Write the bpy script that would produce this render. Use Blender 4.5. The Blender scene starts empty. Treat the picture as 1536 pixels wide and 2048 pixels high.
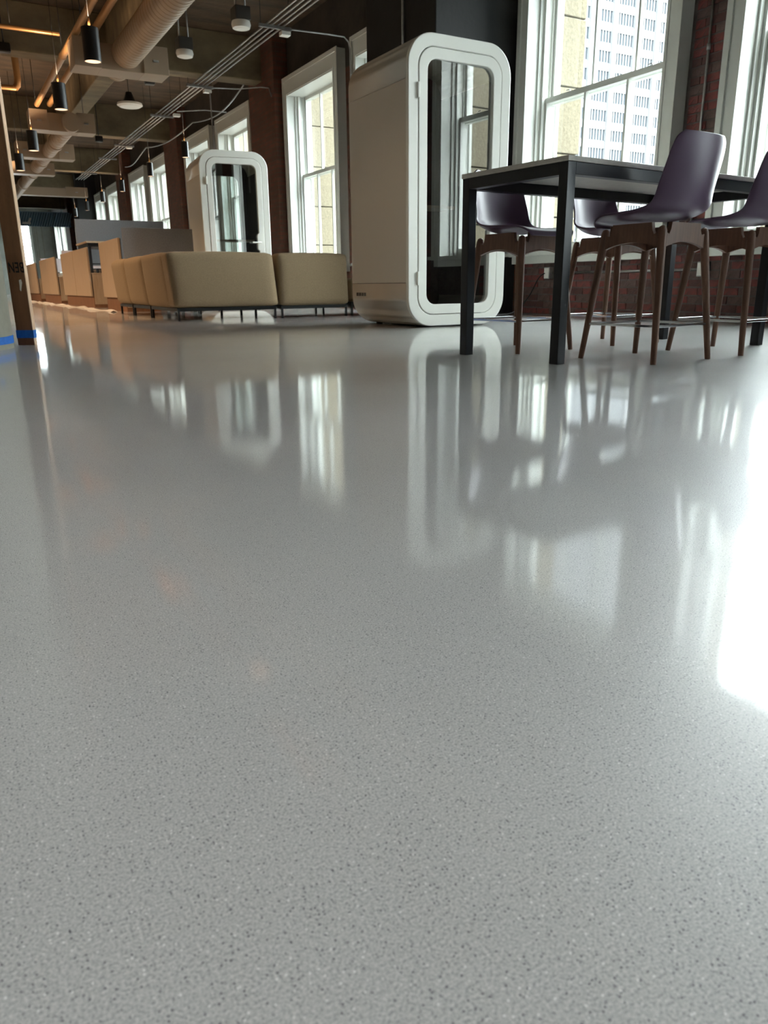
import bpy, bmesh, math, random
from mathutils import Vector, Matrix
random.seed(7)
SC = bpy.context.scene
C = SC.collection
PI = math.pi

# ------------------------------------------------------------------ camera, world, exposure
CAM_H = 0.358
cd = bpy.data.cameras.new('camera')
cam = bpy.data.objects.new('camera', cd)
C.objects.link(cam)
cd.sensor_fit = 'HORIZONTAL'
cd.sensor_width = 36.0
cd.lens = 36.0 * 1498.0 / 1536.0
cd.clip_end = 1000
cam.matrix_world = Matrix(((0.871, 0.152, -0.468, 0), (-0.492, 0.248, -0.834, 0),
                           (-0.010, 0.957, 0.291, CAM_H), (0, 0, 0, 1)))
m3 = cam.matrix_world.to_3x3()
zc = m3.col[2].normalized()
xc = (m3.col[0] - zc * m3.col[0].dot(zc)).normalized()
yc = zc.cross(xc)
cam.matrix_world = Matrix(((xc.x, yc.x, zc.x, 0), (xc.y, yc.y, zc.y, 0), (xc.z, yc.z, zc.z, CAM_H), (0, 0, 0, 1)))
cd.dof.use_dof = True
cd.dof.focus_distance = 1.7
cd.dof.aperture_fstop = 16.0
SC.camera = cam

W = bpy.data.worlds.new('overcast_sky')
SC.world = W
W.use_nodes = True
bg = W.node_tree.nodes['Background']
bg.inputs[0].default_value = (0.90, 0.97, 1.0, 1)
bg.inputs[1].default_value = 8.0

SC.view_settings.view_transform = 'Standard'
SC.view_settings.look = 'None'
SC.view_settings.gamma = 1
SC.view_settings.use_curve_mapping = False
SC.cycles.max_bounces = 8
SC.cycles.diffuse_bounces = 4
SC.cycles.glossy_bounces = 4
SC.cycles.transparent_max_bounces = 12
SC.view_settings.exposure = 1.75


# linear fill lights added out of frame to brighten the foreground floor
FILL = [(x, y) for x in (-2.7, -0.9) for y in (-2.4, -0.5, 1.4)]
FILL_W = 2.3


# ------------------------------------------------------------------ helpers
def lin(r, g, b):
    f = lambda c: ((c / 255) / 12.92) if c / 255 <= 0.04045 else (((c / 255) + 0.055) / 1.055) ** 2.4
    return (f(r), f(g), f(b), 1)


def mat(name, col, rough=0.5, metal=0.0, noise=None, bump=None, spec=0.5, emit=None, grain=None, coat=0.0):
    """Principled material; noise = (scale, second colour, stretch); bump = (scale, strength)."""
    m = bpy.data.materials.new(name)
    m.use_nodes = True
    nt = m.node_tree
    p = nt.nodes['Principled BSDF']
    p.inputs['Base Color'].default_value = col
    p.inputs['Roughness'].default_value = rough
    p.inputs['Metallic'].default_value = metal
    p.inputs['Specular IOR Level'].default_value = spec
    p.inputs['Coat Weight'].default_value = coat
    if emit:
        p.inputs['Emission Color'].default_value = emit[0]
        p.inputs['Emission Strength'].default_value = emit[1]
    if noise or bump:
        tc = nt.nodes.new('ShaderNodeTexCoord')
    if noise:
        mp = nt.nodes.new('ShaderNodeMapping')
        mp.inputs['Scale'].default_value = noise[2] if len(noise) > 2 else (1, 1, 1)
        nt.links.new(tc.outputs['Object'], mp.inputs[0])
        n = nt.nodes.new('ShaderNodeTexNoise')
        n.inputs['Scale'].default_value = noise[0]
        n.inputs['Detail'].default_value = 6
        n.inputs['Roughness'].default_value = 0.65
        nt.links.new(mp.outputs[0], n.inputs['Vector'])
        cr = nt.nodes.new('ShaderNodeValToRGB')
        cr.color_ramp.elements[0].position = 0.32
        cr.color_ramp.elements[1].position = 0.68
        cr.color_ramp.elements[0].color = col
        cr.color_ramp.elements[1].color = noise[1]
        nt.links.new(n.outputs['Fac'], cr.inputs[0])
        nt.links.new(cr.outputs[0], p.inputs['Base Color'])
    if bump:
        n2 = nt.nodes.new('ShaderNodeTexNoise')
        n2.inputs['Scale'].default_value = bump[0]
        n2.inputs['Detail'].default_value = 5
        nt.links.new(tc.outputs['Object'], n2.inputs['Vector'])
        b = nt.nodes.new('ShaderNodeBump')
        b.inputs['Strength'].default_value = bump[1]
        b.inputs['Distance'].default_value = 0.01
        nt.links.new(n2.outputs['Fac'], b.inputs['Height'])
        nt.links.new(b.outputs[0], p.inputs['Normal'])
    return m


def floor_mat():
    m = bpy.data.materials.new('polished_concrete')
    m.use_nodes = True
    nt = m.node_tree
    L = nt.links
    p = nt.nodes['Principled BSDF']
    tc = nt.nodes.new('ShaderNodeTexCoord')

    def ramp(src, stops):
        r = nt.nodes.new('ShaderNodeValToRGB')
        r.color_ramp.elements[0].position, r.color_ramp.elements[0].color = stops[0][0], (*[stops[0][1]] * 3, 1)
        r.color_ramp.elements[1].position, r.color_ramp.elements[1].color = stops[1][0], (*[stops[1][1]] * 3, 1)
        L.new(src, r.inputs[0])
        return r.outputs[0]

    def mix(a, b, fac, mode='MIX'):
        x = nt.nodes.new('ShaderNodeMix')
        x.data_type = 'RGBA'
        x.blend_type = mode
        for s, k in ((fac, 0), (a, 6), (b, 7)):
            if isinstance(s, (int, float)):
                x.inputs[k].default_value = s
            elif isinstance(s, tuple):
                x.inputs[k].default_value = s
            else:
                L.new(s, x.inputs[k])
        return x.outputs[2]

    big = nt.nodes.new('ShaderNodeTexNoise')
    big.inputs['Scale'].default_value = 1.3
    big.inputs['Detail'].default_value = 4
    L.new(tc.outputs['Object'], big.inputs['Vector'])
    fine = nt.nodes.new('ShaderNodeTexNoise')
    fine.inputs['Scale'].default_value = 520
    fine.inputs['Detail'].default_value = 3
    fine.inputs['Roughness'].default_value = 0.8
    L.new(tc.outputs['Object'], fine.inputs['Vector'])
    base = mix((0.40, 0.398, 0.39, 1), (0.46, 0.455, 0.448, 1), ramp(big.outputs['Fac'], ((0.35, 0), (0.65, 1))))
    c1 = mix(base, (0.13, 0.13, 0.135, 1), ramp(fine.outputs['Fac'], ((0.34, 0.85), (0.50, 0.0))))
    c1 = mix(c1, (0.60, 0.59, 0.57, 1), ramp(fine.outputs['Fac'], ((0.51, 0.0), (0.68, 1.0))))
    # aggregate: dark and light chips
    v = nt.nodes.new('ShaderNodeTexVoronoi')
    v.inputs['Scale'].default_value = 360
    v.inputs['Randomness'].default_value = 1
    L.new(tc.outputs['Object'], v.inputs['Vector'])
    sep = nt.nodes.new('ShaderNodeSeparateColor')
    L.new(v.outputs['Color'], sep.inputs[0])
    near = ramp(v.outputs['Distance'], ((0.20, 1.0), (0.30, 0.0)))
    dk = mix((0, 0, 0, 1), near, ramp(sep.outputs[0], ((0.62, 0), (0.72, 1))), 'MIX')
    lt = mix((0, 0, 0, 1), near, ramp(sep.outputs[1], ((0.88, 0), (0.92, 1))), 'MIX')
    c2 = mix(c1, (0.035, 0.035, 0.045, 1), dk)
    c3 = mix(c2, (0.78, 0.78, 0.76, 1), lt)
    L.new(c3, p.inputs['Base Color'])
    # polish: worn traces change the gloss slightly
    sm = nt.nodes.new('ShaderNodeTexNoise')
    sm.inputs['Scale'].default_value = 3.5
    sm.inputs['Detail'].default_value = 7
    sm.inputs['Distortion'].default_value = 1.2
    L.new(tc.outputs['Object'], sm.inputs['Vector'])
    r = ramp(sm.outputs['Fac'], ((0.35, 0.022), (0.70, 0.050)))
    L.new(r, p.inputs['Coat Roughness'])
    p.inputs['Coat Weight'].default_value = 0.8
    p.inputs['Coat IOR'].default_value = 1.62
    p.inputs['Roughness'].default_value = 0.42
    p.inputs['Specular IOR Level'].default_value = 0.9
    b = nt.nodes.new('ShaderNodeBump')
    b.inputs['Strength'].default_value = 0.05
    b.inputs['Distance'].default_value = 0.0003
    L.new(fine.outputs['Fac'], b.inputs['Height'])
    L.new(b.outputs[0], p.inputs['Normal'])
    L.new(b.outputs[0], p.inputs['Coat Normal'])
    return m


def brick_mat(name, c1, c2, mortar):
    m = bpy.data.materials.new(name)
    m.use_nodes = True
    nt = m.node_tree
    L = nt.links
    p = nt.nodes['Principled BSDF']
    tc = nt.nodes.new('ShaderNodeTexCoord')
    sx = nt.nodes.new('ShaderNodeSeparateXYZ')
    L.new(tc.outputs['Object'], sx.inputs[0])
    add = nt.nodes.new('ShaderNodeMath')
    L.new(sx.outputs[0], add.inputs[0])
    L.new(sx.outputs[1], add.inputs[1])
    cx = nt.nodes.new('ShaderNodeCombineXYZ')
    L.new(add.outputs[0], cx.inputs[0])
    L.new(sx.outputs[2], cx.inputs[1])
    b = nt.nodes.new('ShaderNodeTexBrick')
    L.new(cx.outputs[0], b.inputs['Vector'])
    b.inputs['Color1'].default_value = c1
    b.inputs['Color2'].default_value = c2
    b.inputs['Mortar'].default_value = mortar
    b.inputs['Scale'].default_value = 1
    b.inputs['Mortar Size'].default_value = 0.008
    b.inputs['Brick Width'].default_value = 0.22
    b.inputs['Row Height'].default_value = 0.075
    n = nt.nodes.new('ShaderNodeTexNoise')
    n.inputs['Scale'].default_value = 6
    n.inputs['Detail'].default_value = 6
    L.new(tc.outputs['Object'], n.inputs['Vector'])
    x = nt.nodes.new('ShaderNodeMix')
    x.data_type = 'RGBA'
    L.new(n.outputs['Fac'], x.inputs[0])
    L.new(b.outputs['Color'], x.inputs[6])
    x.inputs[7].default_value = (mortar[0] * 0.7, mortar[1] * 0.6, mortar[2] * 0.6, 1)
    L.new(x.outputs[2], p.inputs['Base Color'])
    bp = nt.nodes.new('ShaderNodeBump')
    bp.inputs['Strength'].default_value = 0.6
    bp.inputs['Distance'].default_value = 0.008
    bp.invert = True
    L.new(b.outputs['Fac'], bp.inputs['Height'])
    L.new(bp.outputs[0], p.inputs['Normal'])
    p.inputs['Roughness'].default_value = 0.85
    return m


def board_formed(name, c1, c2):
    """concrete cast against planks: long soft streaks plus board joints in relief"""
    m = mat(name, c1, 0.85, noise=(1.6, c2, (0.6, 2.5, 1)), bump=(14, 0.5))
    nt = m.node_tree
    p = nt.nodes['Principled BSDF']
    return m


def glass_mat(name, tint, gloss=1.0, rough=0.0):
    """thin pane: clear transmission plus a Fresnel mirror"""
    m = bpy.data.materials.new(name)
    m.use_nodes = True
    nt = m.node_tree
    nt.nodes.remove(nt.nodes['Principled BSDF'])
    out = nt.nodes['Material Output']
    t = nt.nodes.new('ShaderNodeBsdfTransparent')
    t.inputs[0].default_value = tint
    g = nt.nodes.new('ShaderNodeBsdfGlossy')
    g.inputs['Roughness'].default_value = rough
    lw = nt.nodes.new('ShaderNodeLayerWeight')
    pw = nt.nodes.new('ShaderNodeMath')
    pw.operation = 'POWER'
    pw.inputs[1].default_value = 4.0
    nt.links.new(lw.outputs['Facing'], pw.inputs[0])
    mu = nt.nodes.new('ShaderNodeMath')
    mu.operation = 'MULTIPLY_ADD'
    mu.use_clamp = True
    mu.inputs[1].default_value = 0.85
    mu.inputs[2].default_value = 0.08 * gloss
    nt.links.new(pw.outputs[0], mu.inputs[0])
    mx = nt.nodes.new('ShaderNodeMixShader')
    nt.links.new(mu.outputs[0], mx.inputs[0])
    nt.links.new(t.outputs[0], mx.inputs[1])
    nt.links.new(g.outputs[0], mx.inputs[2])
    nt.links.new(mx.outputs[0], out.inputs[0])
    return m


class MB:
    """collects shapes in world (or local) coordinates, builds one mesh object"""

    def __init__(self):
        self.v, self.f, self.mi, self.sm = [], [], [], []

    def add(self, vs, fs, mi=0, sm=False):
        o = len(self.v)
        self.v += [tuple(v) for v in vs]
        self.f += [tuple(i + o for i in f) for f in fs]
        self.mi += [mi] * len(fs)
        self.sm += [sm] * len(fs)
        return self

    def box(self, x0, x1, y0, y1, z0, z1, mi=0):
        vs = [(x, y, z) for z in (z0, z1) for y in (y0, y1) for x in (x0, x1)]
        return self.add(vs, [(0, 2, 3, 1), (4, 5, 7, 6), (0, 1, 5, 4), (2, 6, 7, 3), (0, 4, 6, 2), (1, 3, 7, 5)], mi)

    def obox(self, c, size, rz=0, rx=0, ry=0, mi=0):
        M = Matrix.Translation(c) @ Matrix.Rotation(rz, 4, 'Z') @ Matrix.Rotation(ry, 4, 'Y') @ Matrix.Rotation(rx, 4, 'X')
        sx, sy, sz = [s / 2 for s in size]
        vs = [M @ Vector((x, y, z)) for z in (-sz, sz) for y in (-sy, sy) for x in (-sx, sx)]
        return self.add(vs, [(0, 2, 3, 1), (4, 5, 7, 6), (0, 1, 5, 4), (2, 6, 7, 3), (0, 4, 6, 2), (1, 3, 7, 5)], mi)

    def tube(self, pts, r, n=10, mi=0, caps=True):
        """pts: list of points; r: radius or list"""
        pts = [Vector(p) for p in pts]
        rs = r if isinstance(r, (list, tuple)) else [r] * len(pts)
        vs, fs = [], []
        prev = None
        for i, p in enumerate(pts):
            d = (pts[min(i + 1, len(pts) - 1)] - pts[max(i - 1, 0)])
            if d.length < 1e-9:
                d = Vector((0, 0, 1))
            d.normalize()
            if prev is None:
                a = Vector((0, 0, 1)) if abs(d.z) < 0.9 else Vector((1, 0, 0))
                u = d.cross(a).normalized()
            else:
                u = (prev - d * prev.dot(d)).normalized()
            prev = u
            w = d.cross(u)
            for k in range(n):
                t = 2 * PI * k / n
                vs.append(p + (u * math.cos(t) + w * math.sin(t)) * rs[i])
        for i in range(len(pts) - 1):
            for k in range(n):
                a, b = i * n + k, i * n + (k + 1) % n
                fs.append((a, b, b + n, a + n))
        self.add(vs, fs, mi, True)
        if caps:
            o = len(vs)
            self.add(vs[:n], [tuple(reversed(range(n)))], mi)
            self.add(vs[o - n:], [tuple(range(n))], mi)
        return self

    def prism(self, outer, axis, a0, a1, inner=None, mi=0, sm=False):
        """outer: 2D loop; axis 'y': loop is (x,z); axis 'x': loop is (y,z); 'z': (x,y). inner: hole with the same count"""
        def P(q, a):
            return {'y': (q[0], a, q[1]), 'x': (a, q[0], q[1]), 'z': (q[0], q[1], a)}[axis]
        n = len(outer)
        vs = [P(q, a0) for q in outer] + [P(q, a1) for q in outer]
        fs = [(i, (i + 1) % n, n + (i + 1) % n, n + i) for i in range(n)]
        self.add(vs, fs, mi, sm)
        if inner is None:
            self.add(vs[:n], [tuple(reversed(range(n)))], mi)
            self.add(vs[n:], [tuple(range(n))], mi)
        else:
            vi = [P(q, a0) for q in inner] + [P(q, a1) for q in inner]
            self.add(vi, [(i, n + i, n + (i + 1) % n, (i + 1) % n) for i in range(n)], mi, sm)
            self.add(vs[:n] + vi[:n], [(i, n + i, n + (i + 1) % n, (i + 1) % n) for i in range(n)], mi)
            self.add(vs[n:] + vi[n:], [(i, (i + 1) % n, n + (i + 1) % n, n + i) for i in range(n)], mi)
        return self

    def build(self, name, mats, parent=None, bevel=0.0, seg=2, origin=None, fix=True):
        me = bpy.data.meshes.new(name)
        vs = self.v
        if origin is not None:
            vs = [(v[0] - origin[0], v[1] - origin[1], v[2] - origin[2]) for v in vs]
        me.from_pydata(vs, [], self.f)
        if not isinstance(mats, (list, tuple)):
            mats = [mats]
        for m in mats:
            me.materials.append(m)
        for i, p in enumerate(me.polygons):
            p.material_index = self.mi[i]
            p.use_smooth = self.sm[i]
        if fix:
            bm = bmesh.new()
            bm.from_mesh(me)
            bmesh.ops.remove_doubles(bm, verts=bm.verts, dist=1e-5)
            bmesh.ops.recalc_face_normals(bm, faces=bm.faces)
            for e in bm.edges:
                if len(e.link_faces) != 2 or e.calc_face_angle(0) > 0.61:
                    e.smooth = False
            bm.to_mesh(me)
            bm.free()
        o = bpy.data.objects.new(name, me)
        C.objects.link(o)
        if origin is not None:
            o.location = origin
        if parent:
            o.parent = parent
        if bevel:
            b = o.modifiers.new('bevel', 'BEVEL')
            b.width = bevel
            b.segments = seg
            b.limit_method = 'ANGLE'
            b.angle_limit = math.radians(40)
            me.polygons.foreach_set('use_smooth', [True] * len(me.polygons))
            wn = o.modifiers.new('wn', 'WEIGHTED_NORMAL')
            wn.keep_sharp = True
        return o


def tag(o, label=None, cat=None, group=None, kind=None):
    if label: o['label'] = label
    if cat: o['category'] = cat
    if group: o['group'] = group
    if kind: o['kind'] = kind
    return o


def empty(name, loc, label, cat, group=None, rz=0.0, kind=None):
    o = bpy.data.objects.new(name, None)
    C.objects.link(o)
    o.location = loc
    o.rotation_euler.z = rz
    return tag(o, label, cat, group, kind)


def copy_tree(o, parent=None):
    c = o.copy()
    C.objects.link(c)
    c.parent = parent
    for ch in list(o.children):
        copy_tree(ch, c)
    return c


def rrect(x0, x1, z0, z1, r, n=8):
    """rounded rectangle loop, counter-clockwise starting at right-bottom corner"""
    pts = []
    for cx, cz, a in ((x1 - r, z0 + r, -PI / 2), (x1 - r, z1 - r, 0), (x0 + r, z1 - r, PI / 2), (x0 + r, z0 + r, PI)):
        for k in range(n + 1):
            t = a + (PI / 2) * k / n
            pts.append((cx + r * math.cos(t), cz + r * math.sin(t)))
    return pts


# ------------------------------------------------------------------ materials
M = {}
M['floor'] = floor_mat()
M['white'] = mat('white_gloss_paint', lin(206, 208, 202), 0.35, bump=(60, 0.05))
M['mortar'] = mat('dark_mortar', lin(106, 97, 92), 0.95, noise=(9, lin(76, 69, 66)), bump=(40, 0.8))
M['brick_a'] = mat('brick_red', lin(134, 68, 64), 0.85, noise=(18, lin(92, 64, 62)), bump=(55, 0.7))
M['brick_b'] = mat('brick_dark', lin(78, 58, 58), 0.85, noise=(18, lin(98, 64, 60)), bump=(55, 0.7))
M['brick_c'] = mat('brick_brown', lin(110, 86, 80), 0.85, noise=(14, lin(80, 68, 64)), bump=(55, 0.7))
M['brick_far'] = brick_mat('brick_far', lin(130, 68, 50), lin(92, 52, 40), lin(88, 72, 58))
M['darkwall'] = mat('dark_painted_concrete', lin(60, 54, 48), 0.8, noise=(2.2, lin(36, 33, 31)), bump=(9, 0.5))
M['column'] = mat('charcoal_concrete', lin(26, 26, 26), 0.8, noise=(3, lin(18, 18, 19), (1, 1, 0.25)), bump=(12, 0.35))
M['ceil'] = board_formed('board_formed_concrete', lin(86, 70, 52), lin(44, 37, 29))
M['beam'] = board_formed('beam_concrete', lin(124, 110, 84), lin(86, 76, 58))
M['plaster'] = mat('grey_plaster', lin(150, 146, 132), 0.7, noise=(2, lin(120, 118, 106)), bump=(30, 0.1))
M['shell'] = mat('booth_laminate', lin(206, 200, 188), 0.42)
M['boothw'] = mat('booth_white', lin(232, 232, 224), 0.35)
M['gasket'] = mat('dark_gasket', lin(70, 68, 64), 0.6)
M['felt'] = mat('acoustic_felt', lin(58, 60, 66), 0.95, noise=(40, lin(44, 46, 52)))
M['black'] = mat('black_metal', lin(11, 12, 15), 0.38, metal=0.0, spec=0.5)
M['bluesteel'] = mat('black_table_steel', lin(8, 11, 20), 0.35)
M['tabletop'] = mat('light_tabletop', lin(205, 200, 190), 0.4, noise=(30, lin(190, 185, 176)))
M['purple'] = mat('plum_plastic', lin(90, 70, 94), 0.38, spec=0.5)
M['walnut'] = mat('stained_ash', lin(122, 88, 68), 0.5, noise=(10, lin(98, 69, 54), (6, 6, 0.5)))
M['chrome'] = mat('chrome', (0.75, 0.76, 0.78, 1), 0.12, metal=1.0)
M['steel'] = mat('galvanised_conduit', (0.42, 0.42, 0.41, 1), 0.38, metal=0.85, noise=(20, (0.3, 0.3, 0.3, 1)))
M['duct'] = mat('painted_duct', lin(150, 132, 112), 0.45, metal=0.25)
M['pipe'] = mat('brass_tinted_pipe', lin(168, 128, 84), 0.35, metal=0.55)
M['oak'] = mat('oak_laminate', lin(182, 160, 134), 0.5, noise=(5, lin(166, 142, 114), (8, 8, 0.6)))
M['screen'] = mat('grey_felt_screen', lin(128, 128, 130), 0.9, noise=(60, lin(112, 112, 115)))
M['sofa'] = mat('cream_upholstery', lin(146, 125, 96), 0.85, noise=(90, lin(132, 112, 85)), bump=(260, 0.25))
M['whitebox'] = mat('white_plastic', lin(222, 220, 214), 0.4)
M['board'] = mat('cardboard_brown_board', lin(134, 92, 62), 0.75, noise=(4, lin(112, 76, 50), (5, 5, 0.6)), bump=(40, 0.3))
M['lit_edge'] = mat('lit_board_edge', lin(216, 186, 156), 0.6, noise=(6, lin(200, 166, 136), (4, 4, 0.5)))  # board edge made paler: the window light on it is in the colour
M['ink'] = mat('black_marker', lin(24, 18, 14), 0.8)
M['tape'] = mat('blue_masking_tape', lin(20, 104, 190), 0.6, noise=(30, lin(12, 84, 168)))
M['strip'] = mat('strip_white', lin(232, 226, 218), 0.3)
M['lamp'] = mat('lamp_glow', (1, 0.8, 0.6, 1), 0.5, emit=((1.0, 0.62, 0.36, 1), 0.55))
M['fill_white'] = mat('fill_lamp_white', (1, 1, 1, 1), 0.5, emit=((1.0, 0.95, 0.88, 1), 3.0))  # glowing face of the added fill lights
M['glass'] = glass_mat('window_glass', (0.93, 0.975, 0.955, 1))
M['boothglass'] = glass_mat('booth_glass', (0.60, 0.66, 0.66, 1), gloss=4.2)
M['lime'] = mat('limestone', lin(124, 115, 95), 0.9, noise=(34, lin(98, 91, 74)), bump=(30, 0.6))
M['tower'] = mat('white_precast', lin(92, 92, 92), 0.8, noise=(0.6, lin(86, 86, 88)))
M['towerglass'] = mat('tower_window_glass', lin(48, 53, 58), 0.4, spec=0.2)
M['towerframe'] = mat('tower_mullion', lin(88, 90, 92), 0.5)
M['bluecurtain'] = mat('blue_curtain_wall', lin(34, 46, 58), 0.3, spec=0.4)
M['street'] = mat('street', lin(76, 76, 76), 0.9)
M['paleboard'] = mat('pale_felt', lin(196, 186, 188), 0.8)
M['bafflepanel'] = mat('blue_panel', lin(92, 126, 152), 0.6)
M['baffle'] = mat('blue_baffle', lin(140, 168, 192), 0.6)
M['farwall'] = mat('far_grey_wall', lin(150, 152, 144), 0.7, noise=(0.8, lin(120, 122, 116)))

# ------------------------------------------------------------------ room shell
WX = 6.15           # inner face of the window wall
WO = 6.46           # outer face
Y0, Y1 = -7.0, 50.0
XL = -9.0
CEIL = 4.78
tag(MB().box(XL, WO, Y0, Y1, -0.2, 0.0).build('floor', M['floor']), kind='structure')
tag(MB().box(XL, WO, Y0, Y1, CEIL, CEIL + 0.25).build('ceiling', M['ceil']), kind='structure')
tag(MB().box(XL - 0.2, XL, Y0, Y1, 0, CEIL).build('wall_left', M['plaster']), kind='structure')
tag(MB().box(XL, WO, Y0 - 0.3, Y0, 0, CEIL).build('wall_back', M['plaster']), kind='structure')

# window openings of the right wall: (outer casing near, far)
WIN = []
for p in (-4.27, 2.53, 9.33, 16.13, 22.93, 29.73, 43.3):
    WIN += [(p, p + 2.25), (p + 2.74, p + 4.99)]
CW, CT, ZS, ZT, ZC = 0.16, 0.27, 0.70, 3.68, 3.95
wr = MB()
NEAR0, NEAR1 = 2.3, 7.6
edges = [Y0]
for a, b in WIN:
    edges += [a + CW, b - CW]
edges.append(Y1)


def wall_piece(y0, y1, z0, z1, top=False):
    for s, e in ((y0, min(y1, NEAR0)), (max(y0, NEAR0), min(y1, NEAR1)), (max(y0, NEAR1), y1)):
        if e - s > 1e-4:
            mi = 1 if (s >= NEAR0 - 1e-6 and e <= NEAR1 + 1e-6 and not top) else (2 if top else 0)
            wr.box(WX, WO, s, e, z0, z1, mi)


for i in range(0, len(edges), 2):
    wall_piece(edges[i], edges[i + 1], 0, ZT)                        # piers
for a, b in WIN:
    wall_piece(a + CW, b - CW, 0, ZS)                                # below sills
wall_piece(Y0, Y1, ZT, CEIL, top=True)
wall_right = wr.build('wall_right', [M['brick_far'], M['mortar'], M['darkwall']])
tag(wall_right, kind='structure')

# individual bricks on the near stretch, sharing six meshes
bm_list = []
for k in range(6):
    L_, H_ = (0.205, 0.062) if k < 3 else (0.098, 0.062)
    j = lambda s=0.003: random.uniform(-s, s)
    vs = []
    for z in (-H_ / 2, H_ / 2):
        for y in (-L_ / 2, L_ / 2):
            vs += [(0.02, y, z), (-0.004 + j(0.002), y + j(), z + j())]
    me = bpy.data.meshes.new('brick')
    me.from_pydata(vs, [], [(1, 0, 2, 3), (4, 5, 7, 6), (0, 1, 5, 4), (3, 2, 6, 7), (1, 3, 7, 5)])
    me.materials.append(M[('brick_a', 'brick_b', 'brick_c')[k % 3]])
    bm_list.append(me)


def lay(y0, y1, z0, z1):
    row = int(round(z0 / 0.075))
    z = z0 + 0.0375
    while z < z1 - 0.03:
        y = y0 + (0.0 if row % 2 == 0 else 0.11)
        if row % 2:
            put(y0 + 0.053, z, True)
        while y + 0.21 < y1 + 0.02:
            put(y + 0.107, z, False)
            y += 0.215
        if y1 - y > 0.09:
            put(y + 0.053, z, True)
        z += 0.075
        row += 1


def put(y, z, half):
    o = bpy.data.objects.new('brick', bm_list[random.choice((0, 0, 1, 2)) + (3 if half else 0)])
    C.objects.link(o)
    o.location = (WX - 0.004 + random.uniform(-0.003, 0.003), y, z)
    o.rotation_euler.x = random.uniform(-0.012, 0.012)
    o.parent = wall_right


lay(3.3, 7.56, 0.0, 0.60)
lay(4.80, 5.27, 0.60, 3.35)


# windows
def window(idx, a, b, near):
    root = empty('window_%d' % idx, (WX, (a + b) / 2, ZS), None, None, kind='structure')
    ox = (WX, (a + b) / 2, ZS)
    mb = MB()
    X = 6.0
    ia, ib = a + CW, b - CW
    mb.box(X, WX + 0.02, a, ia, ZS - 0.05, ZC)
    mb.box(X, WX + 0.02, ib, b, ZS - 0.05, ZC)
    mb.box(X, WX + 0.02, ia, ib, ZT, ZC)
    # inner stepped moulding
    mb.box(X - 0.018, X, a - 0.012, a + 0.045, ZS - 0.05, ZC + 0.012)
    mb.box(X - 0.018, X, b - 0.045, b + 0.012, ZS - 0.05, ZC + 0.012)
    mb.box(X - 0.018, X, a + 0.045, b - 0.045, ZC - 0.05, ZC + 0.012)
    mb.box(X - 0.010, X, ia - 0.03, ia, ZS, ZT + 0.03)
    mb.box(X - 0.010, X, ib, ib + 0.03, ZS, ZT + 0.03)
    mb.box(X - 0.010, X, ia, ib, ZT, ZT + 0.03)
    mb.build('casing', M['white'], root, origin=ox).location = (0, 0, 0)
    # jambs with parting beads
    mb = MB()
    for y, s in ((ia, 1), (ib, -1)):
        def bx(x0, x1, d0, d1):
            ya, yb = sorted((y + s * d0, y + s * d1))
            mb.box(x0, x1, ya, yb, ZS, ZT)
        bx(WX + 0.0, WO, -0.002, 0.02)
        bx(6.20, 6.24, 0.02, 0.05)
        bx(6.315, 6.335, 0.02, 0.04)
        bx(6.42, 6.46, 0.02, 0.045)
    mb.box(X, WO, ia, ib, ZT - 0.02, ZT + 0.001)
    mb.box(6.42, 6.46, ia, ib, ZT - 0.07, ZT - 0.02)
    mb.build('jamb', M['white'], root, origin=ox).location = (0, 0, 0)
    # sill (stool) and apron
    mb = MB()
    mb.box(5.95, WO + 0.08, a - 0.05, b + 0.05, ZS - 0.045, ZS - 0.005)
    mb.box(6.02, WX + 0.02, a, b, ZS - 0.13, ZS - 0.045)
    mb.build('sill', M['white'], root, origin=ox).location = (0, 0, 0)
    ZR = 2.31
    for name, x0, x1, z0, z1 in (('lower_sash', 6.245, 6.31, ZS, ZR + 0.03), ('upper_sash', 6.34, 6.405, ZR - 0.03, ZT - 0.02)):
        mb = MB()
        st = 0.055
        ja, jb = ia + 0.02, ib - 0.02
        br = 0.09 if name == 'lower_sash' else 0.055
        tr = 0.055
        mb.box(x0, x1, ja, ja + st, z0, z1)
        mb.box(x0, x1, jb - st, jb, z0, z1)
        mb.box(x0, x1, ja + st, jb - st, z0, z0 + br)
        mb.box(x0, x1, ja + st, jb - st, z1 - tr, z1)
        gy0, gy1 = ja + st, jb - st
        for t in (1 / 3, 2 / 3):
            y = gy0 + (gy1 - gy0) * t
            mb.box(x0 + 0.01, x1 - 0.01, y - 0.014, y + 0.014, z0 + br, z1 - tr)
        s = mb.build(name, M['white'], root, origin=ox)
        s.location = (0, 0, 0)
        xg = (x0 + x1) / 2
        for k in range(3):
            g0 = gy0 + (gy1 - gy0) * k / 3
            g1 = gy0 + (gy1 - gy0) * (k + 1) / 3
            q = MB().add([(xg, g0, z0 + br), (xg, g1, z0 + br), (xg, g1, z1 - tr), (xg, g0, z1 - tr)], [(0, 1, 2, 3)])
            q.build('pane', M['glass'], s, origin=ox, fix=False).location = (0, 0, 0)
        if name == 'lower_sash' and near:
            mb = MB()
            for t in (0.2, 0.8):
                y = ja + (jb - ja) * t
                mb.tube([(x0 + 0.02, y - 0.03, z1 + 0.0), (x0 + 0.02, y - 0.02, z1 + 0.02), (x0 + 0.02, y + 0.03, z1 + 0.022)], 0.006, 6)
            mb.build('sash_lock', M['steel'], s, origin=ox).location = (0, 0, 0)


for i, (a, b) in enumerate(WIN):
    window(i + 1, a, b, i in (2, 3))


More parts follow.
